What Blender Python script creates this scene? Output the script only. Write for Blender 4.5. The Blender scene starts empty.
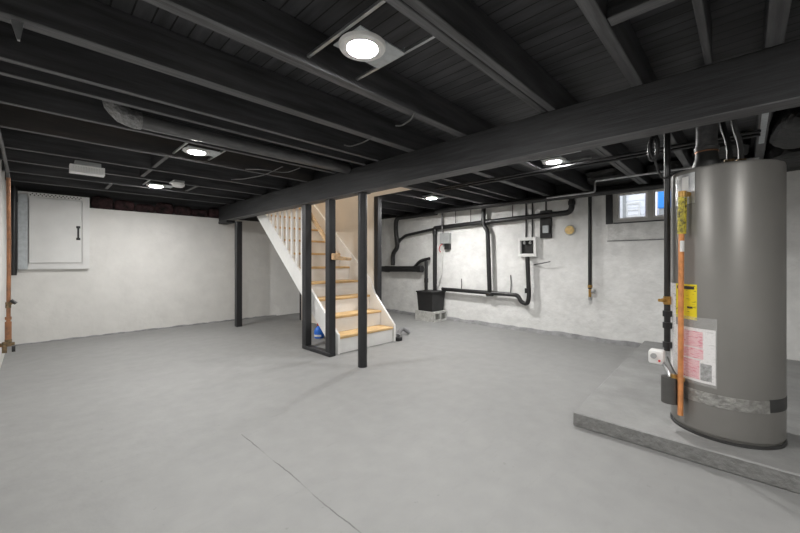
import bpy, bmesh, math, random
from mathutils import Vector, Matrix
random.seed(7)
LAMP = 820.
col = bpy.context.scene.collection
PI = math.pi
R = math.radians

# ------------------------------------------------------------------ materials
def mat(name, c, rough=.6, metal=0., var=.0, vscale=6., bump=0., bscale=40., stretch=(1,1,1), spec=.5,
        emit=None, es=0., var_c=None, alpha=None, detail=4., coat=0.):
    m = bpy.data.materials.new(name); m.use_nodes = True
    nt = m.node_tree; N = nt.nodes; L = nt.links
    b = N['Principled BSDF']
    b.inputs['Base Color'].default_value = (*c, 1); b.inputs['Roughness'].default_value = rough
    b.inputs['Metallic'].default_value = metal
    b.inputs['Specular IOR Level'].default_value = spec
    b.inputs['Coat Weight'].default_value = coat
    tc = N.new('ShaderNodeNewGeometry'); mp = N.new('ShaderNodeMapping')
    L.new(tc.outputs['Position'], mp.inputs['Vector']); mp.inputs['Scale'].default_value = stretch
    if var or var_c:
        n = N.new('ShaderNodeTexNoise'); n.inputs['Scale'].default_value = vscale; n.inputs['Detail'].default_value = detail
        n.inputs['Roughness'].default_value = .6
        L.new(mp.outputs[0], n.inputs['Vector'])
        r = N.new('ShaderNodeValToRGB')
        r.color_ramp.elements[0].position = .33; r.color_ramp.elements[1].position = .67
        lo = [max(0, x*(1-var)) for x in c]; hi = [min(1, x*(1+var)) for x in c]
        if var_c: lo = var_c
        r.color_ramp.elements[0].color = (*lo, 1); r.color_ramp.elements[1].color = (*hi, 1)
        L.new(n.outputs['Fac'], r.inputs['Fac']); L.new(r.outputs['Color'], b.inputs['Base Color'])
    if bump:
        n2 = N.new('ShaderNodeTexNoise'); n2.inputs['Scale'].default_value = bscale; n2.inputs['Detail'].default_value = 6
        L.new(mp.outputs[0], n2.inputs['Vector'])
        bp = N.new('ShaderNodeBump'); bp.inputs['Strength'].default_value = bump; bp.inputs['Distance'].default_value = .02
        L.new(n2.outputs['Fac'], bp.inputs['Height']); L.new(bp.outputs['Normal'], b.inputs['Normal'])
    if emit:
        b.inputs['Emission Color'].default_value = (*emit, 1); b.inputs['Emission Strength'].default_value = es
    if alpha is not None: b.inputs['Alpha'].default_value = alpha
    return m

def floor_mat():
    m = bpy.data.materials.new('painted_concrete'); m.use_nodes = True
    nt = m.node_tree; N = nt.nodes; L = nt.links; b = N['Principled BSDF']
    g = N.new('ShaderNodeNewGeometry')
    def noise(s, d=5, mapping=None):
        n = N.new('ShaderNodeTexNoise'); n.inputs['Scale'].default_value = s; n.inputs['Detail'].default_value = d
        if mapping:
            mp = N.new('ShaderNodeMapping'); mp.inputs['Scale'].default_value = mapping
            L.new(g.outputs['Position'], mp.inputs['Vector']); L.new(mp.outputs[0], n.inputs['Vector'])
        else: L.new(g.outputs['Position'], n.inputs['Vector'])
        return n
    def ramp(src, p0, c0, p1, c1):
        r = N.new('ShaderNodeValToRGB'); e = r.color_ramp.elements
        e[0].position = p0; e[0].color = (*c0, 1); e[1].position = p1; e[1].color = (*c1, 1)
        L.new(src, r.inputs['Fac']); return r
    def mix(f, a, bb, typ='MIX'):
        x = N.new('ShaderNodeMix'); x.data_type = 'RGBA'; x.blend_type = typ
        if isinstance(f, float): x.inputs['Factor'].default_value = f
        else: L.new(f, x.inputs['Factor'])
        L.new(a, x.inputs['A'])
        if isinstance(bb, tuple): x.inputs['B'].default_value = (*bb, 1)
        else: L.new(bb, x.inputs['B'])
        return x.outputs['Result']
    def math_(op, a, v=None, v2=None):
        x = N.new('ShaderNodeMath'); x.operation = op
        L.new(a, x.inputs[0])
        if v is not None:
            if isinstance(v, (int, float)): x.inputs[1].default_value = v
            else: L.new(v, x.inputs[1])
        if v2 is not None: x.inputs[2].default_value = v2
        return x.outputs[0]
    base = ramp(noise(1.1).outputs['Fac'], .25, (.240, .2415, .2405), .75, (.270, .2705, .267))
    c = mix(.5, base.outputs['Color'], ramp(noise(7, 8).outputs['Fac'], .3, (.228, .229, .227), .7, (.282, .282, .277)).outputs['Color'])
    # dark specks
    sp = ramp(noise(26, 3).outputs['Fac'], .70, (0, 0, 0), .76, (1, 1, 1))
    c = mix(math_('MULTIPLY', sp.outputs['Color'], .35), c, (.14, .14, .138))
    # faint brushed scuffs
    sc = ramp(noise(5, 8, (1.0, 5.0, 1)).outputs['Fac'], .6, (0, 0, 0), .8, (1, 1, 1))
    c = mix(math_('MULTIPLY', sc.outputs['Color'], .35), c, (.20, .20, .20))
    # saw joint along Y at X = 1.0, wobbling a little
    sx = N.new('ShaderNodeSeparateXYZ'); L.new(g.outputs['Position'], sx.inputs[0])
    wob = math_('MULTIPLY_ADD', noise(3).outputs['Fac'], .04, -.02)
    dx = math_('ABSOLUTE', math_('ADD', math_('SUBTRACT', sx.outputs['X'], 1.0), wob))
    line = math_('LESS_THAN', dx, .0035)
    msk = math_('MULTIPLY', line, math_('LESS_THAN', sx.outputs['Y'], 2.5))
    msk = math_('MULTIPLY', msk, ramp(noise(4).outputs['Fac'], .4, (.15,)*3, .55, (.8,)*3).outputs['Color'])
    c = mix(msk, c, (.10, .10, .10))
    L.new(c, b.inputs['Base Color'])
    b.inputs['Roughness'].default_value = .62; b.inputs['Specular IOR Level'].default_value = .35
    bp = N.new('ShaderNodeBump'); bp.inputs['Strength'].default_value = .25; bp.inputs['Distance'].default_value = .015
    L.new(noise(9, 8).outputs['Fac'], bp.inputs['Height']); L.new(bp.outputs['Normal'], b.inputs['Normal'])
    return m

def plank_mat():
    m = mat('black_planks', (.046, .0465, .050), .6, var=.45, vscale=6, stretch=(2, .3, 1), spec=.4)
    nt = m.node_tree; N = nt.nodes; L = nt.links; b = N['Principled BSDF']
    g = N.new('ShaderNodeNewGeometry'); s = N.new('ShaderNodeSeparateXYZ'); L.new(g.outputs['Position'], s.inputs[0])
    fr = N.new('ShaderNodeMath'); fr.operation = 'FRACT'
    mu = N.new('ShaderNodeMath'); mu.operation = 'MULTIPLY'; mu.inputs[1].default_value = 1/.085
    L.new(s.outputs['X'], mu.inputs[0]); L.new(mu.outputs[0], fr.inputs[0])
    lt = N.new('ShaderNodeMath'); lt.operation = 'LESS_THAN'; lt.inputs[1].default_value = .09; L.new(fr.outputs[0], lt.inputs[0])
    src = b.inputs['Base Color'].links[0].from_socket
    mx = N.new('ShaderNodeMix'); mx.data_type = 'RGBA'; L.new(lt.outputs[0], mx.inputs['Factor'])
    L.new(src, mx.inputs['A']); mx.inputs['B'].default_value = (.003, .003, .003, 1)
    L.new(mx.outputs['Result'], b.inputs['Base Color'])
    inv = N.new('ShaderNodeMath'); inv.operation = 'SUBTRACT'; inv.inputs[0].default_value = 1; L.new(lt.outputs[0], inv.inputs[1])
    bp = N.new('ShaderNodeBump'); bp.inputs['Strength'].default_value = .6; bp.inputs['Distance'].default_value = .01
    L.new(inv.outputs[0], bp.inputs['Height']); L.new(bp.outputs['Normal'], b.inputs['Normal'])
    return m

def wood_mat():
    m = mat('oak_tread', (.62, .42, .20), .5, var=.25, vscale=9, stretch=(.6, 5, 5), bump=.05, bscale=20)
    return m

def glass_mat():
    m = bpy.data.materials.new('window_glass'); m.use_nodes = True
    nt = m.node_tree; N = nt.nodes; L = nt.links; N.remove(N['Principled BSDF'])
    o = N['Material Output']; t = N.new('ShaderNodeBsdfTransparent'); gl = N.new('ShaderNodeBsdfGlossy')
    gl.inputs['Roughness'].default_value = .02
    f = N.new('ShaderNodeFresnel'); f.inputs['IOR'].default_value = 1.45
    mx = N.new('ShaderNodeMixShader'); L.new(f.outputs[0], mx.inputs[0]); L.new(t.outputs[0], mx.inputs[1]); L.new(gl.outputs[0], mx.inputs[2])
    L.new(mx.outputs[0], o.inputs['Surface'])
    return m

def sheet_mat(name, base, ink, scale, amount, red=None):
    """printed sheet: rows of illegible fine print"""
    m = mat(name, base, .55)
    nt = m.node_tree; N = nt.nodes; L = nt.links; b = N['Principled BSDF']
    tc = N.new('ShaderNodeTexCoord'); mp = N.new('ShaderNodeMapping'); mp.inputs['Scale'].default_value = (scale*.5, scale*.5, scale*2)
    L.new(tc.outputs['Object'], mp.inputs['Vector'])
    n = N.new('ShaderNodeTexNoise'); n.inputs['Scale'].default_value = 1.; n.inputs['Detail'].default_value = 3
    L.new(mp.outputs[0], n.inputs['Vector'])
    r = N.new('ShaderNodeValToRGB'); r.color_ramp.elements[0].position = amount; r.color_ramp.elements[1].position = amount+.12
    r.color_ramp.elements[0].color = (*base, 1); r.color_ramp.elements[1].color = (*ink, 1)
    L.new(n.outputs['Fac'], r.inputs['Fac']); L.new(r.outputs['Color'], b.inputs['Base Color'])
    return m

BK = (.052, .0525, .056)
M = dict(
    floor=floor_mat(),
    planks=plank_mat(),
    black_x=mat('black_joist_paint', BK, .55, var=.45, vscale=5, stretch=(.35, 4, 4), bump=.12, bscale=25, spec=.5),
    black_y=mat('black_beam_paint', (.021, .0215, .0235), .6, var=.45, vscale=9, stretch=(5, .3, 5), bump=.2, bscale=30, spec=.5),
    black_z=mat('black_post_paint', (.018, .0185, .021), .45, var=.3, vscale=6, stretch=(3, 3, .6), bump=.08, bscale=30),
    bounce_x=mat('bounce_lit_black_x', (.092, .092, .096), .6, var=.4, vscale=7, stretch=(.3, 5, 5), bump=.2, bscale=30),  # lighter black for undersides, floor bounce light painted into the colour
    bounce_y=mat('bounce_lit_black_y', (.092, .092, .096), .6, var=.4, vscale=7, stretch=(5, .3, 5), bump=.2, bscale=30),  # same painted bounce light, grain along Y
    trimmer=mat('lit_black_trimmer', (.060, .060, .063), .6, var=.4, vscale=7, stretch=(.3, 5, 5), bump=.2, bscale=30),  # lighter black, the light on the trimmer put into its colour
    black_rust=mat('black_joist_rust', (.058, .050, .045), .6, var_c=(.034, .034, .036), vscale=3, stretch=(.4, 3, 3), bump=.12, bscale=25),
    pipe=mat('black_pipe_paint', (.014, .014, .015), .38, var=.3, vscale=20, bump=.05, bscale=60),
    black_box=mat('black_plastic', (.012, .012, .013), .5, var=.3, vscale=10),
    wall=mat('white_masonry_paint', (.66, .652, .63), .75, var=.05, vscale=3.5, bump=.4, bscale=9, spec=.3, detail=8),
    wall_r=mat('rough_white_masonry', (.70, .70, .69), .75, var=.085, vscale=5, bump=.8, bscale=9, spec=.3, detail=9),
    cove=mat('grey_floor_cove', (.23, .23, .235), .7, var=.25, vscale=9, bump=.5, bscale=18),
    drywall=mat('beige_drywall', (.73, .68, .61), .7, var=.03, vscale=3),
    white=mat('white_trim_paint', (.80, .795, .78), .45, var=.04, vscale=5),
    white_cab=mat('white_cabinet_paint', (.66, .66, .65), .5, var=.04, vscale=4),
    oak=wood_mat(),
    rail=mat('oak_rail', (.60, .40, .22), .45, var=.2, vscale=10, stretch=(4, 1, 4)),
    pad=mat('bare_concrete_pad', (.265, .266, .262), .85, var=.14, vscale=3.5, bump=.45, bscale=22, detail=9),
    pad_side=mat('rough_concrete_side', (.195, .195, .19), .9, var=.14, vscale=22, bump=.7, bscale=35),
    cinder=mat('pale_cinder', (.48, .48, .46), .85, var=.2, vscale=16, bump=.5, bscale=60),
    tank=mat('grey_tank_enamel', (.235, .228, .216), .38, metal=.35, var=.04, vscale=2, spec=.45, coat=.0),
    tank_dark=mat('dark_tank_trim', (.05, .05, .05), .45, metal=.2, var=.2, vscale=9),
    canister=mat('grey_canister', (.085, .083, .08), .45, metal=.2, var=.1, vscale=8),
    foil=mat('crinkled_foil', (.36, .355, .34), .38, metal=.6, var=.22, vscale=30, bump=.6, bscale=35),
    steel=mat('dull_steel', (.45, .46, .47), .35, metal=.85, var=.2, vscale=12),
    galv=mat('galvanised_sheet', (.45, .48, .50), .45, metal=.35, var=.12, vscale=20),
    copper=mat('copper_tube', (.74, .31, .12), .36, metal=.5, var=.2, vscale=14),
    copper_old=mat('old_copper', (.47, .22, .11), .42, metal=.6, var_c=(.25, .13, .08), vscale=14),
    brass=mat('brass', (.45, .27, .08), .35, metal=.7, var=.25, vscale=40),
    brass_old=mat('tarnished_brass', (.30, .20, .10), .45, metal=.5, var_c=(.10, .08, .05), vscale=40),
    gold=mat('brass_cap', (.80, .58, .26), .45, metal=.35, var=.15, vscale=25),
    duct=mat('grey_painted_duct', (.115, .115, .118), .42, metal=.3, var=.25, vscale=14, stretch=(.5, 2, 2)),
    duct_flex=mat('crumpled_duct_foil', (.24, .24, .242), .36, metal=.5, var=.35, vscale=40, bump=.8, bscale=40),
    plastic=mat('white_plastic', (.75, .75, .74), .4, var=.03, vscale=8),
    plastic_grey=mat('grey_plastic', (.32, .33, .33), .45, var=.1, vscale=8),
    lamp=mat('lit_diffuser', (1, 1, 1), .5, emit=(1, .985, .96), es=LAMP),
    lamp_strong=mat('lit_diffuser_bright', (1, 1, 1), .5, emit=(1, .985, .96), es=LAMP*1.35),
    cable=mat('grey_cable', (.10, .10, .10), .5, var=.2, vscale=20),
    cable_w=mat('white_cable', (.62, .62, .6), .5, var=.08, vscale=20),
    red=mat('red_wire', (.55, .03, .03), .45, var=.1, vscale=20),
    pink=mat('pink_insulation', (.075, .035, .037), .95, var_c=(.006, .005, .005), vscale=9, bump=1., bscale=20),
    bag=mat('black_wrapped_insulation', (.006, .006, .0065), .6, var=.6, vscale=8, bump=1., bscale=14),
    yellow=sheet_mat('yellow_warning_sheet', (.80, .66, .02), (.12, .10, .02), 60, .60),
    yellow_tag=mat('yellow_black_tag', (.72, .60, .05), .5, var_c=(.05, .045, .02), vscale=45),
    paper=sheet_mat('printed_white_sheet', (.88, .86, .86), (.55, .54, .54), 70, .58),
    pinksheet=sheet_mat('printed_pink_sheet', (.86, .50, .54), (.72, .16, .24), 60, .52),
    darkprint=mat('dark_print_block', (.12, .12, .12), .55, var_c=(.42, .42, .42), vscale=45),
    ink=mat('black_ink', (.03, .03, .03), .6, var=.1, vscale=10),
    pouch=mat('clear_pouch', (.8, .8, .8), .15, var=.12, vscale=18, alpha=.14, bump=.4, bscale=25),
    glass=glass_mat(),
    vinyl=mat('grey_vinyl_frame', (.48, .47, .45), .5, var=.06, vscale=8),
    sash=mat('pale_vinyl_sash', (.72, .71, .70), .45, var=.05, vscale=8),
    patch=mat('grey_cement_patch', (.60, .60, .59), .85, var=.12, vscale=9, bump=.5, bscale=25),
    siding=mat('white_siding', (.86, .87, .90), .6, var=.03, vscale=4),
    brick=mat('pale_brick', (.50, .40, .37), .8, var=.2, vscale=12),
    blue=mat('blue_plastic', (.02, .16, .68), .4, var=.1, vscale=6),
    tarp=mat('bright_blue_panel', (.04, .30, .95), .45, var=.1, vscale=6),
    yard=mat('yard_ground', (.30, .30, .28), .9, var=.2, vscale=5),
)

# ------------------------------------------------------------------ mesh building
class MB:
    def __init__(s): s.bm = bmesh.new()
    def box(s, x0, x1, y0, y1, z0, z1, bev=0., seg=1):
        vs = [s.bm.verts.new((x, y, z)) for z in (z0, z1) for (x, y) in ((x0, y0), (x1, y0), (x1, y1), (x0, y1))]
        fs = [(3, 2, 1, 0), (4, 5, 6, 7), (0, 1, 5, 4), (1, 2, 6, 5), (2, 3, 7, 6), (3, 0, 4, 7)]
        F = [s.bm.faces.new([vs[i] for i in f]) for f in fs]
        if bev:
            es = list({e for f in F for e in f.edges})
            bmesh.ops.bevel(s.bm, geom=es, offset=bev, segments=seg, profile=.5, affect='EDGES')
        return s
    def prism(s, pts, axis, a, b, bev=0.):
        """polygon in the plane across axis (0: YZ, 1: XZ, 2: XY), extruded from a to b"""
        def mk(p, v):
            if axis == 0: return (v, p[0], p[1])
            if axis == 1: return (p[0], v, p[1])
            return (p[0], p[1], v)
        A = [s.bm.verts.new(mk(p, a)) for p in pts]; B = [s.bm.verts.new(mk(p, b)) for p in pts]
        n = len(pts)
        F = [s.bm.faces.new(A), s.bm.faces.new(B[::-1])]
        for i in range(n): F.append(s.bm.faces.new((A[i], B[i], B[(i+1) % n], A[(i+1) % n])))
        bmesh.ops.recalc_face_normals(s.bm, faces=F)
        if bev:
            es = list({e for f in F for e in f.edges})
            bmesh.ops.bevel(s.bm, geom=es, offset=bev, segments=1, affect='EDGES')
        return s
    def tube(s, pts, r, n=12, fil=0., steps=6, caps=True, rib=0.):
        P = [Vector(p) for p in pts]
        if fil:
            Q = [P[0]]
            for i in range(1, len(P)-1):
                a, b, c = P[i-1], P[i], P[i+1]
                d = min(fil, (a-b).length*.48, (c-b).length*.48)
                p0 = b+(a-b).normalized()*d; p1 = b+(c-b).normalized()*d
                for k in range(steps+1):
                    t = k/steps; Q.append(p0*(1-t)**2 + b*2*t*(1-t) + p1*t*t)
            Q.append(P[-1]); P = Q
        rings = []; up = None
        for i, p in enumerate(P):
            if i == 0: t = P[1]-p
            elif i == len(P)-1: t = p-P[i-1]
            else: t = (P[i+1]-p).normalized()+(p-P[i-1]).normalized()
            t.normalize()
            if up is None:
                up = Vector((0, 0, 1)) if abs(t.z) < .9 else Vector((1, 0, 0))
            u = (up - t*up.dot(t)).normalized(); v = t.cross(u); up = u
            rr = r*(1+rib*(1 if i % 2 else -1))
            rings.append([s.bm.verts.new(p+u*math.cos(2*PI*k/n)*rr+v*math.sin(2*PI*k/n)*rr) for k in range(n)])
        for a, b in zip(rings, rings[1:]):
            for k in range(n): s.bm.faces.new((a[k], a[(k+1) % n], b[(k+1) % n], b[k]))
        if caps:
            s.bm.faces.new(rings[0][::-1]); s.bm.faces.new(rings[-1])
        return s
    def cyl(s, p0, p1, r, n=16): return s.tube([p0, p1], r, n)
    def lathe(s, prof, c, n=48):
        """profile of (radius, z) turned about the vertical through c"""
        rings = []
        for r, z in prof:
            if r < 1e-6: rings.append([s.bm.verts.new((c[0], c[1], z))]); continue
            rings.append([s.bm.verts.new((c[0]+r*math.cos(2*PI*k/n), c[1]+r*math.sin(2*PI*k/n), z)) for k in range(n)])
        for a, b in zip(rings, rings[1:]):
            for k in range(n):
                k2 = (k+1) % n
                if len(a) == 1 and len(b) == 1: continue
                if len(a) == 1: s.bm.faces.new((a[0], b[k2], b[k]))
                elif len(b) == 1: s.bm.faces.new((a[k], a[k2], b[0]))
                else: s.bm.faces.new((a[k], a[k2], b[k2], b[k]))
        return s
    def patch(s, c, r, a0, a1, z0, z1, th=.002, n=14, nz=6, wav=0.):
        """curved sheet lying on a round tank, azimuth a0..a1 in degrees"""
        def P(rr, i, j):
            a = R(a0+(a1-a0)*i/n); z = z0+(z1-z0)*j/nz
            w = rr+wav*(.5+.5*math.sin(i*1.9+j*1.3))*(1 if rr > r else 0)
            return (c[0]+w*math.cos(a), c[1]+w*math.sin(a), z)
        o = [[s.bm.verts.new(P(r+th, i, j)) for j in range(nz+1)] for i in range(n+1)]
        q = [[s.bm.verts.new(P(r, i, j)) for j in range(nz+1)] for i in range(n+1)]
        F = []
        for i in range(n):
            for j in range(nz):
                F.append(s.bm.faces.new((o[i][j], o[i+1][j], o[i+1][j+1], o[i][j+1])))
                F.append(s.bm.faces.new((q[i][j+1], q[i+1][j+1], q[i+1][j], q[i][j])))
        for i in range(n):
            F.append(s.bm.faces.new((q[i][0], q[i+1][0], o[i+1][0], o[i][0])))
            F.append(s.bm.faces.new((o[i][nz], o[i+1][nz], q[i+1][nz], q[i][nz])))
        for j in range(nz):
            F.append(s.bm.faces.new((o[0][j], o[0][j+1], q[0][j+1], q[0][j])))
            F.append(s.bm.faces.new((q[n][j], q[n][j+1], o[n][j+1], o[n][j])))
        return s
    def blob(s, x0, x1, y0, y1, z0, z1, amp=.03, n=10):
        """lumpy pillow"""
        vs0 = len(s.bm.verts)
        g = bmesh.ops.create_icosphere(s.bm, subdivisions=3, radius=1.)
        for v in g['verts']:
            c = v.co
            k = 1+amp*(math.sin(c.x*7+x0*5)+math.sin(c.y*9+y0*3)+math.sin(c.z*8+x1))
            def sq(t): return math.copysign(abs(t)**.6, t)
            v.co = Vector(((x0+x1)/2+sq(c.x)*(x1-x0)/2*k, (y0+y1)/2+sq(c.y)*(y1-y0)/2*k, (z0+z1)/2+sq(c.z)*(z1-z0)/2*k))
        return s
    def build(s, name, m, parent=None, smooth=35):
        bm = s.bm
        bmesh.ops.recalc_face_normals(bm, faces=bm.faces[:])
        lo = Vector([min(v.co[i] for v in bm.verts) for i in range(3)]); hi = Vector([max(v.co[i] for v in bm.verts) for i in range(3)])
        c = Vector(((lo.x+hi.x)/2, (lo.y+hi.y)/2, lo.z))
        for v in bm.verts: v.co -= c
        me = bpy.data.meshes.new(name); bm.to_mesh(me); bm.free()
        if smooth:
            for p in me.polygons: p.use_smooth = True
            me.set_sharp_from_angle(angle=R(smooth))
        me.materials.append(M[m] if isinstance(m, str) else m)
        o = bpy.data.objects.new(name, me); col.objects.link(o)
        if parent is not None:
            o.parent = parent
            w = Vector(); q = parent
            while q is not None: w += q.location; q = q.parent
            o.location = c - w
        else: o.location = c
        return o
def bounce_underside(o, m):
    """undersides get a lighter colour that paints in light bounced off the floor"""
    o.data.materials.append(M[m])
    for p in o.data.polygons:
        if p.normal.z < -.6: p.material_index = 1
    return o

def tag(o, label=None, cat=None, group=None, kind=None):
    if label: o['label'] = label
    if cat: o['category'] = cat
    if group: o['group'] = group
    if kind: o['kind'] = kind
    return o
def thing(name, label, cat, loc=(0, 0, 0), group=None):
    o = bpy.data.objects.new(name, None); col.objects.link(o); o.location = loc; o.empty_display_size = .1
    return tag(o, label, cat, group)
def struct(name, mb, m, parent=None, smooth=35):
    o = mb.build(name, m, parent, smooth)
    if parent is None: o['kind'] = 'structure'
    return o
def copy_tree(o, parent=None):
    c = o.copy(); col.objects.link(c); c.parent = parent
    for ch in list(o.children): copy_tree(ch, c)
    return c

# ------------------------------------------------------------------ room shell
XL, XR, YB, YF = -.27, 5.88, 7.4, -2.6
CZ, JB = 2.46, 2.25            # plank underside, joist underside
SX0, SX1, SY0, SY1 = 2.66, 3.75, 3.40, 6.7   # stairwell opening

struct('floor', MB().box(XL-.3, XR+.3, YF-.3, YB+.4, -.2, 0), 'floor', smooth=0)
c = MB()
c.box(XL-.3, SX0, YF-.3, YB+.4, CZ, CZ+.06); c.box(SX1, XR+.3, YF-.3, YB+.4, CZ, CZ+.06)
c.box(SX0, SX1, YF-.3, SY0, CZ, CZ+.06); c.box(SX0, SX1, SY1, YB+.4, CZ, CZ+.06)
struct('ceiling', c, 'planks', smooth=0)
struct('wall_left', MB().box(XL-.2, XL, YF-.2, YB+.4, 0, CZ), 'wall', smooth=0)
struct('wall_back', MB().box(XL, XR, YB, YB+.3, 0, 2.035), 'wall', smooth=0)
struct('wall_front', MB().box(XL, XR, YF-.2, YF, 0, CZ), 'wall', smooth=0)
WY0, WY1, WZ0, WZ1 = .50, 1.47, 1.75, 2.21   # window opening
w = MB()
w.box(XR, XR+.25, YF-.2, WY0, 0, 2.215); w.box(XR, XR+.25, WY1, YB+.3, 0, 2.215)
w.box(XR, XR+.25, WY0, WY1, 0, WZ0)
struct('wall_right', w, 'wall_r', smooth=0)
struct('trim_1', MB().box(XL, XR, YB+.20, YB+.25, 2.035, CZ), 'black_x', smooth=0)     # rim board over the back wall
struct('trim_2', MB().box(XR+.16, XR+.20, YF-.2, YB+.3, 2.255, CZ), 'black_y', smooth=0)   # rim board over the right wall
struct('trim_3', MB().box(XR-.005, XR+.2, YF-.2, YB+.2, 2.215, 2.255), 'black_y', smooth=0)  # sill plate
# rough grey cove where floor paint runs up the window wall
pts = MB()
segs = 60; prev = None
for i in range(segs+1):
    y = 1.02+(YB-1.02)*i/segs
    h = .048+.022*random.random(); dd = .05+.03*random.random()
    ring = [pts.bm.verts.new(p) for p in ((XR, y, 0), (XR-dd, y, 0), (XR-dd*.6, y, h*.6), (XR, y, h))]
    if prev:
        for k in range(3): pts.bm.faces.new((prev[k], prev[k+1], ring[k+1], ring[k]))
    prev = ring
struct('baseboard_right', pts, 'cove')
pts = MB(); prev = None
for i in range(segs+1):
    x = XL+(3.7-XL)*i/segs
    h = .016+.014*random.random(); dd = .012+.014*random.random()
    ring = [pts.bm.verts.new(p) for p in ((x, YB, 0), (x, YB-dd, 0), (x, YB-dd*.6, h*.6), (x, YB, h))]
    if prev:
        for k in range(3): pts.bm.faces.new((prev[k], prev[k+1], ring[k+1], ring[k]))
    prev = ring
struct('baseboard_back', pts, 'cove')

# stairwell walls
struct('wall_stair', MB().box(SX1, SX1+.10, 4.23, 6.42, 0, CZ), 'drywall', smooth=0)
s = MB()
s.box(SX1, SX1+.02, SY0, 4.23, 2.225, CZ)                       # drywall edge of the opening
s.box(SX1, SX1+.1, SY0-.1, SY1+.1, CZ+.06, 4.6); s.box(SX0-.1, SX0, SY0-.1, SY1+.1, CZ+.06, 4.6)
s.box(SX0, SX1, SY0-.1, SY0, CZ+.06, 4.6); s.box(SX0, SX1, SY1, SY1+.1, CZ, 4.6)
s.box(SX0-.1, SX1+.1, SY0-.1, SY1+.1, 4.6, 4.65)
s.box(SX1, SX1+.09, 6.51, SY1+.1, 2.25, CZ)
struct('wall_stairwell', s, 'drywall', smooth=0)

# window
win = struct('window_1', MB().box(XR+.02, XR+.09, WY0, 1.39, WZ0+.005, WZ0+.05).box(XR+.02, XR+.09, WY0, 1.39, WZ1-.04, WZ1)
             .box(XR+.02, XR+.09, 1.33, 1.39, WZ0+.05, WZ1-.04).box(XR+.02, XR+.09, WY0, WY0+.06, WZ0+.05, WZ1-.04)
             .box(XR+.02, XR+.09, .905, .965, WZ0+.05, WZ1-.04), 'vinyl')
for (a, b) in ((.965, 1.33), (WY0+.06, .905)):
    z0, z1 = WZ0+.05, WZ1-.04
    f = MB().box(XR+.035, XR+.075, a, a+.022, z0, z1).box(XR+.035, XR+.075, b-.022, b, z0, z1)
    f.box(XR+.035, XR+.075, a+.022, b-.022, z0, z0+.022).box(XR+.035, XR+.075, a+.022, b-.022, z1-.022, z1)
    so = f.build('sash', 'sash', win)
    MB().box(XR+.052, XR+.057, a+.022, b-.022, z0+.022, z1-.022).build('pane', 'glass', so, 0)
MB().box(XR-.012, XR+.10, 1.39, 1.475, WZ0-.01, WZ1).build('jamb', 'black_z', win)
MB().box(XR-.012, XR+.004, WY0, 1.455, 1.50, WZ0-.012, .003).build('sill_panel', 'patch', win)
MB().box(XR-.02, XR+.02, WY0, 1.455, WZ0-.012, WZ0+.005).build('sill_edge', 'black_z', win)
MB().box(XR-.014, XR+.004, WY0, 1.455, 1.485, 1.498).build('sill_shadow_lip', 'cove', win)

# outside the window
struct('ground', MB().box(XR+.26, XR+8, -5, 8, 1.45, 1.6), 'yard', smooth=0)
h = thing('neighbour_house', 'white sided house seen outside through the left window pane', 'house', (9.0, 2.4, 1.6))
hw = MB()
for k in range(16): hw.prism([(9.0, 1.6+k*.15), (9.0, 1.75+k*.15), (8.985, 1.6+k*.15)], 1, 1.52, 4.0)
hw.box(9.0, 9.3, 1.52, 4.0, 1.6, 4.0); hw.build('siding', 'siding', h)
wf = MB().box(8.97, 9.0, 1.60, 1.86, 2.15, 2.19).box(8.97, 9.0, 1.60, 1.86, 2.42, 2.46).box(8.97, 9.0, 1.60, 1.63, 2.19, 2.42).box(8.97, 9.0, 1.83, 1.86, 2.19, 2.42).box(8.97, 9.0, 1.63, 1.83, 2.29, 2.31)
wf.build('window', 'plastic', h)
MB().box(8.95, 9.2, 1.86, 1.92, 1.6, 4.0).build('corner_board', 'plastic_grey', h)
tag(MB().box(9.05, 9.4, 1.40, 1.515, 1.6, 3.4).build('brick_pier', 'brick'), 'pale brick pier outside at the right side of the left window pane', 'pier')
b = thing('storage_bin', 'bright blue bin with grey base outside the right window pane', 'bin', (8.9, .95, 1.6))
MB().box(8.8, 9.2, .5, 1.27, 2.26, 2.62, .02).build('lid', 'tarp', b); MB().box(8.82, 9.18, .52, 1.25, 1.6, 2.26).build('body', 'plastic_grey', b)
tag(MB().box(9.5, 9.6, -3, 1.39, 1.6, 2.75).build('white_fence', 'siding'), 'white board fence outside behind the blue bin', 'fence')

# ------------------------------------------------------------------ ceiling framing
t = thing('support_beam', 'long black timber beam crossing the whole basement on posts', 'beam', (2.585, 2.4, 1.97))
bounce_underside(MB().box(2.51, 2.66, YF, YB, 1.97, 2.249, .006).build('timber', 'black_y', t), 'bounce_y')
MB().box(2.612, 2.655, 3.05, YB-.002, 2.2495, CZ-.002).build('rim_board', 'black_y', t)
MB().box(2.505, 2.665, 6.98, YB-.002, 1.925, 1.97, .004).build('end_plate', 'black_y', t)

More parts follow.
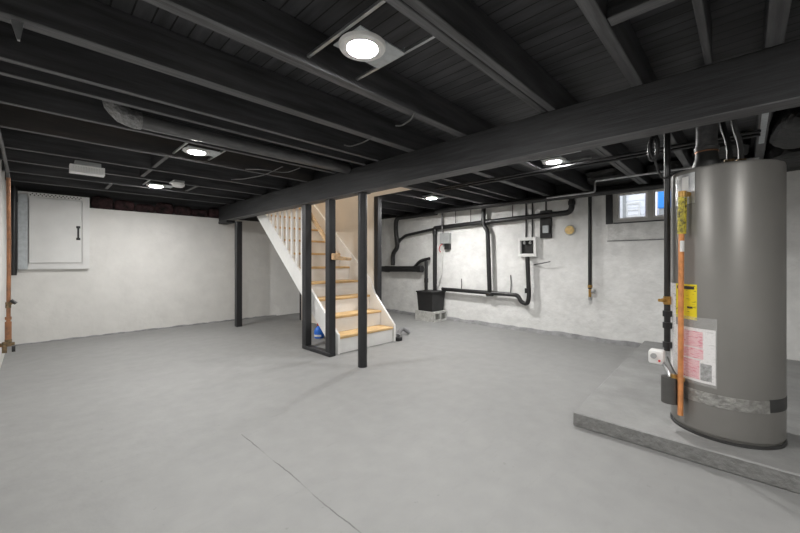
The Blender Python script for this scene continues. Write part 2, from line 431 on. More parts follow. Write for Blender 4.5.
J = [(6.84, 'eleventh'), ]
def joist(y, x0, x1, label, th=.045, z0=JB, m='black_x', z1=CZ-.001, under='bounce_x'):
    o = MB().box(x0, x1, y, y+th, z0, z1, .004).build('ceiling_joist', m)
    if under: bounce_underside(o, under)
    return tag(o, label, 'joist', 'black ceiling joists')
xa, xb = XL+.002, XR+.15
for y, nm in ((6.84, 'nearest the back wall'), (6.16, 'second out from the back wall'), (5.50, 'third out from the back wall'),
              (4.88, 'fourth out from the back wall'), (4.15, 'fifth out from the back wall'), (3.51, 'on the far side of the round duct')):
    joist(y, xa, 2.61, 'black ceiling joist '+nm+', ending at the beam', m='black_rust' if y == 4.15 else 'black_x')
joist(2.97, xa, xb, 'black ceiling joist touching the near side of the round duct, in a close pair')
joist(2.75, xa, xb, 'black ceiling joist, near one of the close pair before the round duct')
joist(2.25, xa, xb, 'thick black ceiling joist between the close pair and the nearest lit downlight', .085)
joist(1.67, xa, xb, 'black ceiling joist just left of the nearest lit downlight', .075)
joist(.945, xa, xb, 'wide doubled black ceiling joist just right of the nearest lit downlight', .05)
joist(1.01, xa, xb, 'narrow black ceiling joist doubled onto the wide one right of the nearest downlight', .05, z0=JB+.012)
joist(.435, xa, xb, 'black ceiling joist second right of the nearest downlight, meeting the short cross block', .06)
joist(.125, 0.2, 2.505, 'thin black ceiling strip right of the short cross block', .03)
joist(-.135, xa, xb, 'black ceiling joist above the grey water heater at the far right', .065)
tag(MB().box(2.78, 4.5, -.12, -.085, 2.243, 2.2495).build('lit_underside_strip', 'galv'), 'added pale strip painted as the lit joist underside behind the top of the water heater', 'strip')  # added strip, its pale tone stands for light on the joist underside
for y, nm in ((-.75, 'first'), (-1.35, 'second'), (-1.95, 'third')):
    joist(y, xa, xb, 'black ceiling joist behind the viewer, %s beyond the water heater' % nm)
joist(3.30, SX0+.005, xb, 'deep black trimmer joist edging the stair opening, running to the window wall', .09, z0=2.215, m='trimmer')
for y, nm in ((3.9, 'first past the trimmer'), (4.5, 'second past the trimmer'), (5.1, 'third past the trimmer'), (5.7, 'fourth past the trimmer'), (6.3, 'fifth past the trimmer'), (6.9, 'last before the back corner')):
    joist(y, SX1+.11, xb, 'short black ceiling joist right of the stairs, '+nm, under=None)

def block(x, y0, y1, label, th=.04, z0=2.27):
    tag(bounce_underside(MB().box(x, x+th, y0+.002, y1-.002, z0, CZ-.002, .003).build('blocking_board', 'black_y'), 'bounce_y'), label, 'blocking board', 'cross blocks between joists')
block(1.74, .155, .435, 'short black cross block between joists above the beam at upper right', .07, 2.255)
block(.93, 4.195, 4.88, 'short black cross block left of the second downlight row')
block(.93, 4.925, 5.50, 'short black cross block just above the farthest downlight at left')
block(.72, 6.205, 6.84, 'short black cross block near the white wall cabinet')
block(1.60, 5.545, 6.16, 'short black cross block right of the smoke detector')

t = MB().prism([(-.075, 2.249), (-.035, 2.249), (-.046, 2.17), (-.054, 2.17)], 1, 2.285, 2.30)
tag(t.build('nail_strap', 'steel'), 'small pointed metal strap hanging from the near left ceiling joist', 'strap')
# ------------------------------------------------------------------ posts
def square_post(x, y, label, w=.095, h=1.968, name='square_post'):
    return tag(MB().box(x-w/2, x+w/2, y-w/2, y+w/2, 0, h, .005).build(name, 'black_z'), label, 'post')
t = thing('steel_column', 'round black steel column in front of the stairs, nearest post', 'post', (2.595, 3.117, 0))
MB().cyl((2.595, 3.117, .0), (2.595, 3.117, 1.962), .052, 24).build('shaft', 'black_z', t)
MB().box(2.53, 2.66, 3.05, 3.18, 1.962, 1.969).build('top_plate', 'black_z', t)
square_post(2.60, 6.66, 'black square post at the far left end of the beam, by the back wall', .10, 1.924)
t = thing('post_frame', 'black frame of two square posts joined by a floor plate, beside the stairs', 'post frame', (2.60, 4.02, 0))
MB().box(2.553, 2.648, 4.265, 4.36, .05, 1.968, .005).build('stud', 'black_z', t)
MB().box(2.553, 2.648, 3.705, 3.80, .05, 1.968, .005).build('stud', 'black_z', t)
MB().box(2.553, 2.648, 3.705, 4.36, 0, .05, .005).build('floor_plate', 'black_z', t)
square_post(3.80, 4.185, 'black stud at the right end of the beige stair wall, beside the wall pipes', .088, 2.22, 'stair_stud')
square_post(3.80, 6.465, 'black stud behind the stairs at the far end of the stair wall', .088, 2.24, 'stair_stud')

# ------------------------------------------------------------------ staircase
st = thing('staircase', 'white staircase with oak treads and white balusters rising to the left', 'stairs', (3.22, 5.0, 0))
RI, RU, NY = .222, .262, 3.745
def nose(y): return RI+(y-NY)*RI/RU
for k in range(11):
    yn = NY+RU*k; z = RI*(k+1)
    MB().box(2.738, 3.713, yn, yn+RU+.03, z-.032, z, .008, 2).build('tread', 'oak', st)
    MB().box(2.738, 3.713, yn+.025, yn+.042, z-RI+.0005, z-.0325).build('riser', 'white', st)
lo = lambda y: .586+.847*(y-4.475)
MB().prism([(3.735, 0), (3.80, 0), (6.68, lo(6.68)), (6.68, min(2.455, nose(6.68)+.03)), (6.33, 2.455), (3.735, nose(3.735)+.035)], 0, 2.702, 2.736, .002).build('stringer', 'white', st)
MB().prism([(3.735, 0), (4.13, 0), (4.13, lo(4.13)), (4.20, lo(4.20)), (6.68, lo(6.68)), (6.68, 2.455), (6.14, 2.455), (4.30, .93), (4.18, .70), (3.735, .25)], 0, 3.715, 3.749, .002).build('stringer', 'white', st)
for k in range(9):
    y = 4.632+.1487*k
    z0 = nose(y)+.02
    b = MB().box(2.702, 2.737, y-.022, y+.022, z0, 2.44, .004)
    b.build('baluster', 'white', st)
MB().box(2.69, 2.75, 4.42, 5.98, 2.40, 2.445).build('upper_rail', 'white', st)
# oak handrail from the post upwards
pr = []
def rz(y): return 1.265+.965*(y-3.76)
MB().prism([(3.76, rz(3.76)-.035), (4.95, rz(4.95)-.035), (4.95, rz(4.95)+.035), (3.76, rz(3.76)+.035)], 0, 2.665, 2.72, .012).build('handrail', 'rail', st)
MB().prism([(2.575, 1.215), (2.86, 1.205), (2.87, 1.24), (2.70, 1.26), (2.64, 1.295), (2.575, 1.295)], 1, 3.655, 3.703, .008).build('handrail_end', 'rail', st)

# things by the stairs
t = thing('detergent_jug', 'blue plastic jug with red cap on the floor under the stairs', 'jug', (3.10, 4.78, 0))
MB().lathe([(0, 0), (.07, 0), (.078, .02), (.078, .11), (.062, .15), (.028, .175), (.026, .19), (0, .19)], (3.10, 4.78), 24).build('body', 'blue', t)
MB().patch((3.10, 4.78), .079, 170, 260, .03, .06, .002).build('paper_label', 'plastic', t)
MB().lathe([(0, .19), (.032, .19), (.032, .225), (0, .227)], (3.10, 4.78), 20).build('cap', 'red', t)
tag(MB().box(3.765, 3.86, 3.70, 3.79, 0, .055, .008).build('rubber_block', 'black_box'), 'small black block on the floor at the foot of the stairs', 'block')
tag(MB().tube([(4.02, 3.95+.0, .02), (4.10, 3.98, .09), (4.20, 4.0, .10), (4.29, 3.96, .02)], .035, 10, .05).build('pipe_stub', 'cove'), 'low grey pipe bend rising from the floor right of the stairs', 'pipe')

# ------------------------------------------------------------------ ceiling lights
def make_light():
    r = thing('ceiling_downlight', 'x', 'ceiling light', (0, 0, 0), 'round ceiling downlights')
    MB().lathe([(.073, 0), (.078, -.006), (.112, -.004), (.118, .006), (.118, .014), (.073, .014)], (0, 0), 40).build('trim_ring', 'plastic', r)
    MB().lathe([(0, -.010), (.03, -.0095), (.06, -.006), (.0715, -.001), (.0715, .012), (0, .012)], (0, 0), 40).build('diffuser', 'lamp', r)
    MB().box(-.10, .20, -.105, .105, .015, .02).box(.195, .20, -.105, .105, .02, .045).build('mounting_plate', 'galv', r)
    for x in (-.125, .205):
        MB().box(x-.008, x+.008, -.31, .31, .021, .035).build('hanger_bar', 'steel', r)
    return r
L0 = make_light()
spots = [(1.14, 1.37, 'lit round downlight on a metal plate, nearest and largest, top of the picture', 1),
         (1.10, 3.84, 'lit round downlight left of the beam, second farther along the row', 1),
         (1.20, 6.0, 'lit round downlight farthest left, near the smoke detector', 1),
         (3.88, 1.47, 'lit round downlight just past the beam, above the white window wall', 1),
         (4.68, 3.80, 'small lit round downlight right of the stairs, above the black wall pipes', 2),
         (1.14, -1.05, 'added unseen fill downlight behind the viewer, left of the beam', 1)  # unseen fixture added as fill light
         ]
for i, (x, y, lab, pw) in enumerate(spots):
    o = L0 if i == 0 else copy_tree(L0)
    o.location = (x, y, 2.262); o['label'] = lab
    if pw != 1:
        df = [c_ for c_ in o.children if c_.name.startswith('diffuser')][0]
        df.material_slots[0].link = 'OBJECT'; df.material_slots[0].material = M['lamp_strong']
ld = bpy.data.lights.new('lamp', 'AREA'); ld.shape = 'RECTANGLE'; ld.size = .5; ld.size_y = 1.2; ld.energy = 26; ld.color = (1, .93, .84)
lo_ = bpy.data.objects.new('stairwell_lamp', ld); col.objects.link(lo_); lo_.location = (3.2, 5.0, 4.5)

# smoke detector, louvred box
t = thing('smoke_detector', 'white round smoke detector hanging under the joists near the back wall', 'smoke detector', (1.31, 5.33, 2.17))
MB().lathe([(0, 2.165), (.05, 2.168), (.072, 2.19), (.075, 2.215), (.06, 2.225), (0, 2.225)], (1.31, 5.33), 28).build('body', 'plastic', t)
MB().box(1.25, 1.37, 5.27, 5.5, 2.226, 2.249).build('base', 'plastic_grey', t)
t = thing('vent_box', 'white louvred box hung below the joists above the wall cabinet', 'vent box', (.39, 5.0, 2.12))
v = MB().box(.25, .53, 4.98, 5.10, 2.125, 2.135).box(.25, .53, 4.98, 5.10, 2.195, 2.205).box(.25, .26, 4.98, 5.10, 2.135, 2.195).box(.52, .53, 4.98, 5.10, 2.135, 2.195).box(.26, .52, 5.0, 5.10, 2.135, 2.195)
v.build('housing', 'plastic', t)
lv = MB()
for k in range(12): lv.box(.265+k*.021, .277+k*.021, 4.985, 5.0, 2.136, 2.194)
lv.build('louvre', 'plastic', t)
MB().box(.29, .50, 4.99, 5.12, 2.206, 2.249).build('mount', 'plastic_grey', t)

# round duct
t = thing('round_duct', 'grey round duct with crumpled elbow running between joists at left', 'duct', (1.4, 3.27, 2.2))
MB().tube([(.54, 3.27, 2.255), (2.505, 3.27, 2.255)], .055, 24).build('pipe', 'duct', t)
MB().tube([(.385, 3.27, 2.45), (.385, 3.27, 2.40), (.39, 3.27, 2.36), (.402, 3.27, 2.325), (.422, 3.27, 2.295), (.45, 3.27, 2.272), (.485, 3.27, 2.259), (.52, 3.27, 2.255), (.56, 3.27, 2.255)], .064, 24, rib=.035).build('elbow', 'duct_flex', t)

# loose cables under the joists
def cable(label, pts, r=.006, m='cable', name='cable'):
    return tag(MB().tube(pts, r, 8, .12).build(name, m), label, 'cable')
cable('thin grey cable drooping under joists right of the nearest downlight', [(1.95, 1.94, 2.249), (1.93, 1.86, 2.22), (1.89, 1.72, 2.22), (1.86, 1.66, 2.249)])
cable('thin grey cable drooping between joists below the nearest downlight', [(1.97, 2.62, 2.26), (1.97, 2.54, 2.225), (1.98, 2.36, 2.225), (1.99, 2.27, 2.248)])
cable('thin grey cable sagging under joists in the middle of the left ceiling', [(1.68, 4.1, 2.249), (1.74, 3.85, 2.215), (2.03, 3.80, 2.215), (2.1, 3.62, 2.26)])
cable('thin grey cable sagging under joists near the left end of the beam', [(1.78, 4.78, 2.26), (1.80, 4.46, 2.215), (1.90, 4.1, 2.22), (1.93, 3.7, 2.255)])
cable('white cable along the top of the joist bay beside the upper beam', [(1.35, 1.74, 2.30), (1.9, 1.76, 2.33), (2.3, 1.78, 2.30), (2.5, 1.78, 2.27)], .006, 'cable')

# ------------------------------------------------------------------ left wall: pipes and cabinet
t = thing('copper_riser', 'copper water pipe with brass valves standing against the left wall', 'pipe', (-.19, 5.4, .3))
MB().tube([(-.19, 5.40, .40), (-.185, 5.40, 1.4), (-.19, 5.40, 2.05)], .016, 12).build('copper_pipe', 'copper_old', t)
MB().tube([(-.19, 5.40, 2.05), (-.192, 5.38, 2.10), (-.20, 5.2, 2.17), (-.20, 4.6, 2.215), (-.20, 3.3, 2.225)], .013, 12, .1).build('grey_hose', 'duct', t)
MB().cyl((-.19, 5.40, .40), (-.19, 5.40, .58), .024, 14).cyl((-.19, 5.40, .60), (-.19, 5.40, .63), .024, 14).build('coupling', 'copper_old', t)
v = MB().cyl((-.19, 5.40, .75), (-.15, 5.38, .78), .012, 10).cyl((-.19, 5.40, .72), (-.19, 5.40, .78), .021, 12)
v.build('branch_valve', 'brass_old', t); MB().tube([(-.17, 5.37, .80), (-.135, 5.36, .765)], .017, 10).build('valve_handle', 'black_box', t)
v = MB().cyl((-.19, 5.40, .33), (-.19, 5.40, .40), .026, 14).cyl((-.215, 5.37, .27), (-.215, 5.37, .38), .018, 12).cyl((-.25, 5.40, .35), (-.145, 5.40, .35), .017, 12)
v.build('lower_valve', 'brass_old', t); MB().cyl((-.165, 5.37, .30), (-.14, 5.37, .30), .03, 14).build('valve_wheel', 'black_box', t)
MB().tube([(-.20, 5.40, .34), (-.268, 5.40, .34)], .014, 10).build('wall_stub', 'copper_old', t)
tag(MB().cyl((-.21, 7.33, 1.0), (-.21, 7.33, 2.249), .034, 14).build('black_conduit', 'pipe'), 'black vertical conduit at the left edge of the white wall cabinet', 'pipe')
cb = thing('wall_cabinet', 'white wall cabinet with a door high on the back wall', 'cabinet', (.21, 7.3840, 1.08))
f = MB().box(-.17, -.155, 7.3490, 7.3980, 1.08, 2.19).box(.58, .595, 7.3490, 7.3980, 1.08, 2.19).box(-.155, .58, 7.3490, 7.3980, 1.08, 1.095).box(-.155, .58, 7.3490, 7.3980, 2.175, 2.19).box(-.155, .58, 7.3890, 7.3980, 1.095, 2.175)
f.box(.512, .58, 7.3465, 7.3565, 1.08, 2.19).box(-.07, .512, 7.3465, 7.3565, 1.08, 1.165)
f.build('carcass', 'white_cab', cb)
MB().box(-.17, -.072, 7.3430, 7.3490, 1.08, 2.15, .002).build('side_strip', 'galv', cb)
p = MB().box(-.07, .512, 7.3470, 7.3550, 2.13, 2.188)
p.build('vent_strip', 'white_cab', cb)
hs = MB()
for k in range(14):
    for j in range(2): hs.cyl((-.045+k*.040+j*.020, 7.3457, 2.150+j*.020), (-.045+k*.040+j*.020, 7.3477, 2.150+j*.020), .0085, 8)
hs.build('vent_hole', 'black_box', cb)
d = MB().box(-.062, .505, 7.3415, 7.3540, 1.172, 2.122, .004).build('door', 'white_cab', cb)
MB().box(.452, .475, 7.3340, 7.3410, 1.52, 1.735).box(.440, .487, 7.3315, 7.3410, 1.70, 1.735).box(.440, .487, 7.3315, 7.3410, 1.52, 1.555).build('handle', 'black_box', d)

# pink insulation above the back wall
for k in range(7):
    x = .62+k*.29
    o = MB().blob(x+.002, x+.286, YB+.06, YB+.19, 2.037, 2.25-.03*(k%3), .012).build('insulation_batt', 'pink')
    tag(o, 'dark pink insulation batt above the back wall, %s from the cabinet' % ['first', 'second', 'third', 'fourth', 'fifth', 'sixth', 'seventh'][k], 'insulation', 'pink insulation batts')

# ------------------------------------------------------------------ window wall plumbing
PX = 5.79
def pipe(name, label, pts, r, fil=.08, n=14, m='pipe', collars=(), net=None):
    if net is not None:
        t = MB().tube(pts, r, n, fil).build(name, m, net)
    else:
        t = thing(name, label, 'pipe', pts[0])
        MB().tube(pts, r, n, fil).build('tube', m, t)
    for a, b in collars: MB().cyl(a, b, r*1.22, n).build('collar', m, t)
    return t
net = thing('drain_piping', 'network of black drain pipes across the white window wall, feeding the sump tub', 'pipes', (PX, 3.9, .45))
pipe('drain_pipe', 'thick black drain pipe across the window wall, dropping to the sump tub', [(PX, 1.925, 2.249), (PX, 1.925, 1.955), (PX, 4.60, 1.885), (PX, 4.62, 1.885), (PX, 4.62, .597)], .042, .1,
     net=net, collars=[((PX, 1.925, 2.07), (PX, 1.925, 2.13)), ((PX, 3.36, 1.915), (PX, 3.50, 1.911)), ((PX, 4.62, 1.76), (PX, 4.62, 1.82))])
pipe('branch_pipe', 'thin black pipe slanting from the drain pipe to the curved stack', [(PX-.005, 4.66, 1.862), (PX-.005, 5.45, 1.775), (PX-.005, 5.70, 1.64)], .03, net=net)
pipe('soil_stack', 'curved black pipe right of the stair stud, down to the low thick pipe', [(5.70, 4.5, 2.18), (5.70, 5.66, 2.17), (5.74, 5.72, 1.95), (PX, 5.71, 1.50), (PX, 5.86, 1.38), (PX, 5.86, 1.10)], .05, .14,
     net=net, collars=[((PX, 5.71, 1.62), (PX, 5.71, 1.72))])
low = pipe('low_drain', 'thick black horizontal pipe low on the wall beside the stair stud', [(PX-.01, 6.9, 1.0), (PX-.01, 4.98, 1.03)], .066, 0, net=net)
MB().tube([(PX-.01, 5.2, 1.05), (PX-.01, 5.02, 1.20), (PX-.01, 4.76, 1.25)], .035, 12, .08).build('branch', 'pipe', low)
MB().cyl((PX-.01, 4.96, 1.03), (PX-.01, 5.08, 1.03), .075, 14).build('collar', 'pipe', low)
MB().cyl((PX-.01, 5.98, 1.01), (PX-.01, 6.10, 1.01), .075, 14).build('collar', 'pipe', low)
pipe('sump_riser', 'short black upright pipe from the sump tub to the low thick pipe', [(5.70, 4.78, 1.2), (5.70, 4.78, .597)], .036, 0, net=net, collars=[((5.70, 4.78, .75), (5.70, 4.78, .84))])
pipe('vent_pipe', 'black upright pipe in the middle of the window wall with an offset', [(PX-.035, 3.45, 2.249), (PX-.035, 3.45, 1.86), (PX-.03, 3.37, 1.75), (PX-.03, 3.33, .66)], .04, .06,
     net=net, collars=[((PX-.035, 3.45, 1.78+.14), (PX-.035, 3.45, 1.98))])
pipe('low_branch', 'black low pipe from the sump tub rightward, looping up to the white outlet box', [(PX-.01, 4.42, .63), (PX-.01, 2.80, .615), (PX-.01, 2.74, .50), (PX-.01, 2.63, .47), (PX-.01, 2.60, .60), (PX-.01, 2.63, 1.27)], .036, .09,
     net=net, collars=[((PX-.01, 3.28, .60), (PX-.01, 3.40, .596)), ((PX-.01, 2.63, .66), (PX-.01, 2.63, .74))])
pipe('small_pipe', 'slim grey pipe hooked over high on the window wall', [(5.71, 3.5, 2.20), (5.71, 4.37, 2.175), (5.71, 4.37, 1.78)], .018, .05, m='duct')
for y in (2.9, 3.75, 4.1):
    tag(MB().cyl((PX, y, 1.95), (PX, y, 2.249), .008, 8).build('pipe_hanger', 'pipe'),
        {2.9: 'thin black pipe hanger rod left of the white outlet box', 3.75: 'thin black pipe hanger rod left of the upright vent pipe', 4.1: 'thin black pipe hanger rod beside the slim hooked pipe'}[y], 'hanger', 'pipe hanger rods')
# washer outlet box
t = thing('outlet_box', 'white framed recessed washer outlet box with black inside', 'outlet box', (5.83, 2.65, 1.27))
f = MB().box(5.80, 5.878, 2.49, 2.535, 1.275, 1.60, .003).box(5.80, 5.878, 2.765, 2.81, 1.275, 1.60, .003).box(5.80, 5.878, 2.535, 2.765, 1.275, 1.325).box(5.80, 5.878, 2.535, 2.765, 1.55, 1.60)
f.build('frame', 'plastic', t); MB().box(5.862, 5.878, 2.535, 2.765, 1.325, 1.55).build('recess', 'black_box', t)
for y in (2.60, 2.70): MB().cyl((5.83, y, 1.50), (5.83, y, 1.55), .014, 10).cyl((5.80, y, 1.505), (5.84, y, 1.505), .02, 10).build('valve', 'plastic_grey', t)
for y, nm in ((2.69, 'left'), (2.58, 'right')):
    tag(MB().cyl((5.862, y, 1.602), (5.862, y, 2.214), .012, 8).build('supply_line', 'pipe'), '%s of two thin black supply lines above the white outlet box' % nm, 'pipe', 'thin supply lines')
t = thing('electrical_outlet', 'black panel with a metal outlet cover on the window wall', 'electrical box', (5.83, 2.35, 1.57))
MB().box(5.845, 5.878, 2.255, 2.445, 1.575, 2.03, .004).build('backboard', 'black_box', t)
MB().box(5.815, 5.844, 2.29, 2.39, 1.66, 1.78, .004).build('outlet_cover', 'galv', t)
MB().cyl((5.86, 2.35, 2.031), (5.86, 2.35, 2.214), .012, 8).build('conduit', 'pipe', t)
t = thing('cleanout_cap', 'round brass coloured cap on the window wall', 'cap', (5.86, 1.975, 1.68))
MB().tube([(5.879, 1.975, 1.685), (5.862, 1.975, 1.685)], .085, 28).build('plate', 'cinder', t)
MB().tube([(5.861, 1.975, 1.685), (5.842, 1.975, 1.685), (5.836, 1.975, 1.685)], .066, 28).build('cap_disc', 'gold', t)
t = thing('hose_bib_pipe', 'black upright pipe ending in a brass valve, left of the window', 'pipe', (5.83, 1.675, .6))
MB().cyl((5.82, 1.675, .78), (5.82, 1.675, 2.214), .026, 12).build('tube', 'pipe', t)
MB().cyl((5.82, 1.675, .66), (5.82, 1.675, .79), .02, 12).cyl((5.82, 1.66, .73), (5.79, 1.62, .73), .014, 8).cyl((5.82, 1.675, .80), (5.82, 1.675, .84), .032, 12).build('valve', 'brass', t)
MB().cyl((5.82, 1.675, .61), (5.82, 1.675, .66), .026, 12).build('spout', 'steel', t)
MB().cyl((5.80, 1.64, .75), (5.79, 1.60, .75), .03, 12).build('valve_handle', 'plastic_grey', t)
t = thing('switch_box', 'small dark electrical box with red wire above the sump tub', 'electrical box', (5.83, 4.41, 1.42))
MB().box(5.80, 5.878, 4.27, 4.39, 1.43, 1.76, .005).build('dark_cover', 'black_box', t)
MB().box(5.79, 5.878, 4.262, 4.50, 1.55, 1.77, .005).build('box', 'plastic_grey', t)
MB().tube([(5.81, 4.44, 1.55), (5.79, 4.50, 1.50), (5.80, 4.52, 1.42), (5.82, 4.49, 1.38)], .008, 8, .05).build('red_wire', 'red', t)
MB().tube([(5.82, 4.46, 1.545), (5.82, 4.45, 1.2), (5.83, 4.49, .90), (5.80, 4.57, .70)], .012, 8, .1).build('white_cable', 'cable_w', t)
cable('thin black wire sticking out right of the white outlet box', [(5.86, 2.55, 1.14), (5.80, 2.45, 1.15), (5.78, 2.25, 1.19)], .008, 'pipe', 'wire')
for y, z0, z1, nm in ((4.02, .63, .85, 'left'), (2.98, .64, .95, 'right')):
    tag(MB().tube([(5.87, y, z0), (5.86, y-.02, (z0+z1)/2), (5.875, y, z1)], .008, 6, .05).build('pipe_strap', 'pipe'), 'thin dark strap standing above the low pipe, %s one' % nm, 'strap', 'straps above the low pipe')
# sump tub on blocks
t = thing('sump_tub', 'black square tub standing on pale concrete blocks by the wall', 'tub', (5.66, 4.74, .195))
b = MB()
vs = []
for (h, z) in ((.18, .196), (.205, .565)):
    vs.append([b.bm.verts.new((5.635+sx*h, 4.60+sy*h, z)) for sx, sy in ((-1, -1), (1, -1), (1, 1), (-1, 1))])
for k in range(4): b.bm.faces.new((vs[0][k], vs[0][(k+1) % 4], vs[1][(k+1) % 4], vs[1][k]))
b.bm.faces.new(vs[0][::-1]); b.bm.faces.new(vs[1]); b.build('basin', 'black_box', t)
MB().box(5.415, 5.855, 4.38, 4.82, .565, .595, .006).build('lid', 'black_box', t)
for y0, nm in ((4.35, 'near'), (4.605, 'far')):
    b = MB()
    y1 = y0+.245
    # hollow block: cores open toward the near side
    b.box(5.43, 5.85, y0+.16, y1, 0, .195).box(5.43, 5.85, y0, y0+.16, 0, .035).box(5.43, 5.85, y0, y0+.16, .16, .195)
    for x in (5.43, 5.62, 5.81): b.box(x, x+.04, y0, y0+.16, .035, .16)
    tag(b.build('concrete_block', 'cinder', smooth=0), 'pale hollow concrete block under the black tub, %s one' % nm, 'concrete block', 'blocks under the tub')

# ------------------------------------------------------------------ ceiling services past the beam
pipe('flexible_gas_line', 'black ribbed line under the joists past the beam, left of two', [(4.02, 3.2, 2.235), (4.02, -.09, 2.235)], .013, 0, 10)
pipe('flexible_gas_line', 'black ribbed line under the joists past the beam, right of two', [(4.14, 3.2, 2.235), (4.14, -.09, 2.235)], .013, 0, 10)
pipe('steel_conduit', 'pale steel conduit stepping down above the basement window', [(5.0, -.10, 2.222), (5.0, 1.38, 2.222), (5.0, 1.38, 2.085), (5.02, 2.0, 2.088)], .012, .03, 10, 'steel')
pipe('header_pipe', 'long black pipe hung under the joists along the window wall', [(5.55, .6, 2.16), (5.55, 2.3, 2.17), (5.55, 4.4, 2.185)], .045, 0)
cl = MB()
for k in range(5):
    pts = []
    for a in range(13):
        th = 2*PI*a/12
        pts.append((2.72+.006*k, .415+.021*math.sin(th)+.008*math.sin(k*2.), 1.915+.075*math.cos(th)+.008*math.cos(k*3.)))
    cl.tube(pts, .006, 6)
cl.tube([(2.72, .415, 1.985), (2.72, .42, 2.10), (2.72, .43, 2.26)], .005, 6, .03)
cl.tube([(2.73, .41, 1.85), (2.76, .40, 1.78), (2.90, .385, 1.735), (2.985, .335, 1.79)], .006, 8, .08)
tag(cl.build('cable_coil', 'pipe'), 'coiled black cable hanging behind the beam left of the water heater', 'cable')
for k, (x0, x1, y0, y1, z0, nm) in enumerate(((3.75, 4.75, -.72, -.145, 2.15, 'at the far right, nearest'), (4.8, 5.86, -.72, -.145, 2.15, 'at the far right, against the wall'), (4.6, 5.86, -1.34, -.76, 2.19, 'beyond the right edge'),
                          (4.7, 5.3, -.06, .42, 2.30, 'behind the flue'), (5.35, 6.0, -.06, .42, 2.30, 'behind the flue, against the wall'), (5.4, 6.0, .50, .94, 2.30, 'above the basement window'), (5.3, 6.0, 1.07, 1.66, 2.30, 'left of the basement window'))):
    tag(MB().blob(x0, x1, y0+.01, y1-.01, z0, 2.45, .045).build('wrapped_insulation', 'bag'), 'black wrapped insulation bundle in the ceiling, '+nm, 'insulation', 'black insulation bundles')

# ------------------------------------------------------------------ concrete pad and water heater
p = MB()
def rough(v): return v+random.uniform(-.004, .004)
p.prism([(2.735, .90), (2.735, -2.58), (5.875, -2.58), (5.875, 1.0)], 2, 0, .102, .008)
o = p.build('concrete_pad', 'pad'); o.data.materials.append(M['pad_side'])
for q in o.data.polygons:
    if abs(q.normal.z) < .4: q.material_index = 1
tag(o, 'low grey concrete pad on the floor under the water heater', 'concrete pad')

C = (3.168, .10); HR = .279; B0 = .103
wh = thing('water_heater', 'tall grey cylindrical water heater standing on the concrete pad', 'water heater', (C[0], C[1], B0))
MB().lathe([(0, B0), (.262, B0), (.27, B0+.012), (.27, B0+.03), (HR, B0+.034), (HR, 1.775), (HR-.004, 1.79), (HR-.016, 1.797), (.15, 1.803), (0, 1.805)], C, 96).build('tank', 'tank', wh)
MB().lathe([(HR-.004, B0), (HR+.004, B0), (HR+.004, B0+.014), (HR-.004, B0+.016)], C, 96).build('base_ring', 'tank_dark', wh)
MB().patch(C, HR+.0005, 112, 226, .312, .385, .002, 60, 3, .0025).build('foil_band', 'foil', wh)
v = MB().patch(C, HR+.0005, 226, 268, .318, .392, .002, 14, 2)
v.build('vent_screen', 'tank_dark', wh)
yl = MB().patch(C, HR+.001, 124, 155, .825, 1.05, .0015).build('warning_label', 'yellow', wh); yl['label'] = 'yellow warning label'
k = MB().patch(C, HR+.0028, 126, 152, 1.018, 1.038, .0005).patch(C, HR+.0028, 143, 150, .895, .908, .0005).build('print_bar', 'ink', yl)
MB().patch(C, HR+.001, 102, 123, .46, 1.05, .0015).build('white_label', 'paper', wh)
ps = MB().patch(C, HR+.001, 120, 174, .44, .775, .002)
po = ps.build('instruction_sheet', 'paper', wh)
MB().patch(C, HR+.0035, 132, 161.5, .655, .755, .0006).patch(C, HR+.0035, 132, 162, .585, .648, .0006).patch(C, HR+.0035, 132, 158, .455, .575, .0006).build('pink_print', 'pinksheet', po)
MB().patch(C, HR+.0035, 159, 170.5, .455, .56, .0006).build('dark_print', 'darkprint', po)
MB().patch(C, HR+.0055, 118, 175.5, .425, .845, .0015, 24, 10, .002).build('document_pouch', 'pouch', wh)
# relief valve, tag, discharge tube
def az(a, r, z): return (C[0]+r*math.cos(R(a)), C[1]+r*math.sin(R(a)), z)
rb = MB().patch(C, HR+.001, 123, 153, 1.57, 1.765, .004)
rb.build('metal_plate', 'steel', wh)
v = MB().tube([az(145, HR, 1.63), az(145, HR+.05, 1.63)], .018, 12).tube([az(145, HR+.05, 1.58), az(145, HR+.05, 1.648)], .022, 12)
rv = v.build('relief_valve', 'brass', wh)
MB().patch(C, HR+.007, 137, 146, 1.655, 1.745, .003, 6, 2).build('valve_tag', 'plastic', rv)
MB().tube([az(145, HR+.055, 1.64), az(148, HR+.055, 1.60)], .008, 8).build('lever', 'steel', rv)
MB().tube([az(145, HR+.05, 1.60), az(143.5, HR+.05, 1.30), az(142.5, HR+.05, .205)], .0155, 14).build('discharge_tube', 'copper', wh)
MB().tube([az(145, HR+.05, 1.61), az(144, HR+.05, 1.375)], .024, 10).build('yellow_tag', 'yellow_tag', wh)
MB().patch((az(143.5, HR+.05, 1.3)[0], az(143.5, HR+.05, 1.3)[1]), .0157, 160, 260, 1.26, 1.33, .0006, 8, 2).build('tube_sticker', 'plastic', wh)
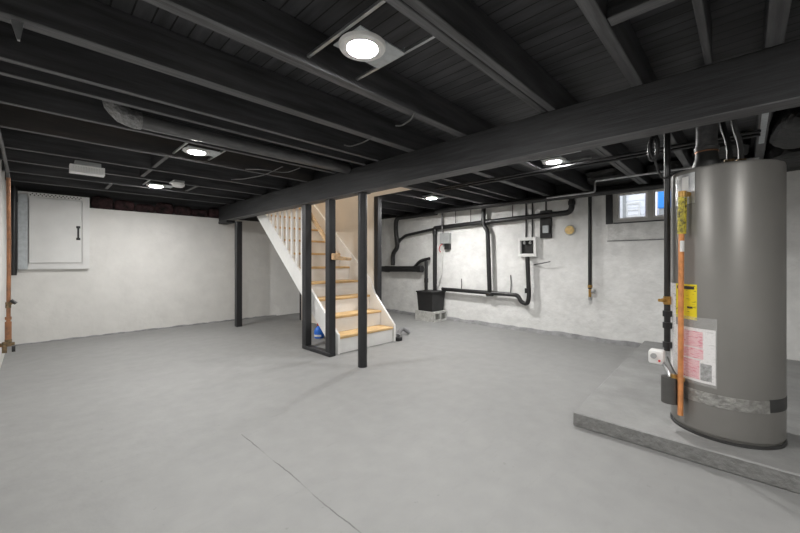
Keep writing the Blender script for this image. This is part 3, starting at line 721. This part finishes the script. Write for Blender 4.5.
# gas control
g = MB().box(2.975, 3.07, .398, .485, .492, .582, .012, 2)
gv = g.build('gas_control', 'plastic', wh)
MB().tube([(2.974, .452, .548), (2.96, .452, .548)], .018, 16).build('dial', 'plastic_grey', gv)
MB().tube([(2.974, .42, .518), (2.966, .42, .518)], .007, 10).build('button', 'red', gv)
MB().tube([(3.0, .405, .52), (2.985, .375, .45), (2.94, .33, .40)], .005, 8, .04).tube([(2.995, .38, .55), (2.95, .34, .47), (2.93, .31, .44)], .005, 8, .04).build('igniter_wire', 'cable', gv)
MB().cyl((2.93, .335, .43), (2.93, .28, .43), .014, 10).cyl((2.93, .335, .40), (2.93, .335, .455), .018, 10).build('drain_valve', 'brass', wh)
# draught hood, flue and water connections on top
fl = MB().lathe([(.075, 1.80), (.078, 1.83), (.062, 1.88), (.058, 1.93), (.058, 1.95)], (3.12, .185), 28)
fl.build('draft_hood', 'tank_dark', wh)
MB().lathe([(.059, 1.93), (.066, 1.935), (.066, 1.955), (.059, 1.96), (.056, 2.0), (.056, 2.455)], (3.12, .185), 28).build('flue_pipe', 'duct', wh)
MB().lathe([(.06, 1.92), (.062, 1.92), (.062, 1.928), (.06, 1.928)], (3.12, .185), 28).build('red_band', 'copper_old', wh)
for (x, y, m_) in ((3.16, .075, 'pipe'), (3.20, .02, 'duct')):
    MB().tube([(x, y, 1.80), (x, y, 1.95), (x+.02, y+.035, 2.10), (x+.02, y+.04, 2.30)], .016, 10, .06).build('water_connector', m_, wh)
    MB().cyl((x, y, 1.80), (x, y, 1.86), .026, 12).build('nipple', 'brass_old', wh)

# gas line beside the heater
t = thing('gas_pipe', 'black gas pipe with brass valve descending beside the water heater', 'pipe', (3.06, .385, .58))
MB().tube([(3.06, .388, 2.249), (3.06, .388, .578)], .019, 12).build('riser', 'pipe', t)
for z in (.835, .755, .62): MB().cyl((3.06, .388, z-.02), (3.06, .388, z+.02), .027, 12).build('fitting', 'pipe', t)
MB().cyl((3.06, .388, .90), (3.06, .388, .955), .0235, 12).cyl((3.06, .388, .928), (3.03, .412, .928), .014, 10).build('shutoff_valve', 'brass', t)
MB().box(3.01, 3.03, .40, .435, .918, .938, .004).build('valve_lever', 'brass', t)
MB().cyl((2.94, .36, .262), (2.94, .36, .432), .047, 20).build('drip_canister', 'canister', wh)
MB().tube([(2.94, .36, .43), (2.96, .375, .48), (3.0, .41, .51)], .012, 10, .03).build('gas_connector', 'steel', wh)

# ------------------------------------------------------------------ world, camera, view
wd = bpy.data.worlds.new('World'); bpy.context.scene.world = wd; wd.use_nodes = True
bg = wd.node_tree.nodes['Background']; bg.inputs[0].default_value = (.88, .93, 1, 1); bg.inputs[1].default_value = 2.2
cam = bpy.data.cameras.new('camera'); co = bpy.data.objects.new('camera', cam); col.objects.link(co)
cam.sensor_width = 36; cam.lens = 355/800*36; cam.shift_y = -5.5/800; cam.clip_start = .02
co.location = (0, 0, 1.2); co.rotation_euler = (PI/2, 0, R(44.2)-PI/2)
sc = bpy.context.scene; sc.camera = co
sc.view_settings.view_transform = 'Standard'; sc.view_settings.look = 'None'
sc.view_settings.exposure = 0.0
sc.cycles.max_bounces = 10; sc.cycles.diffuse_bounces = 8
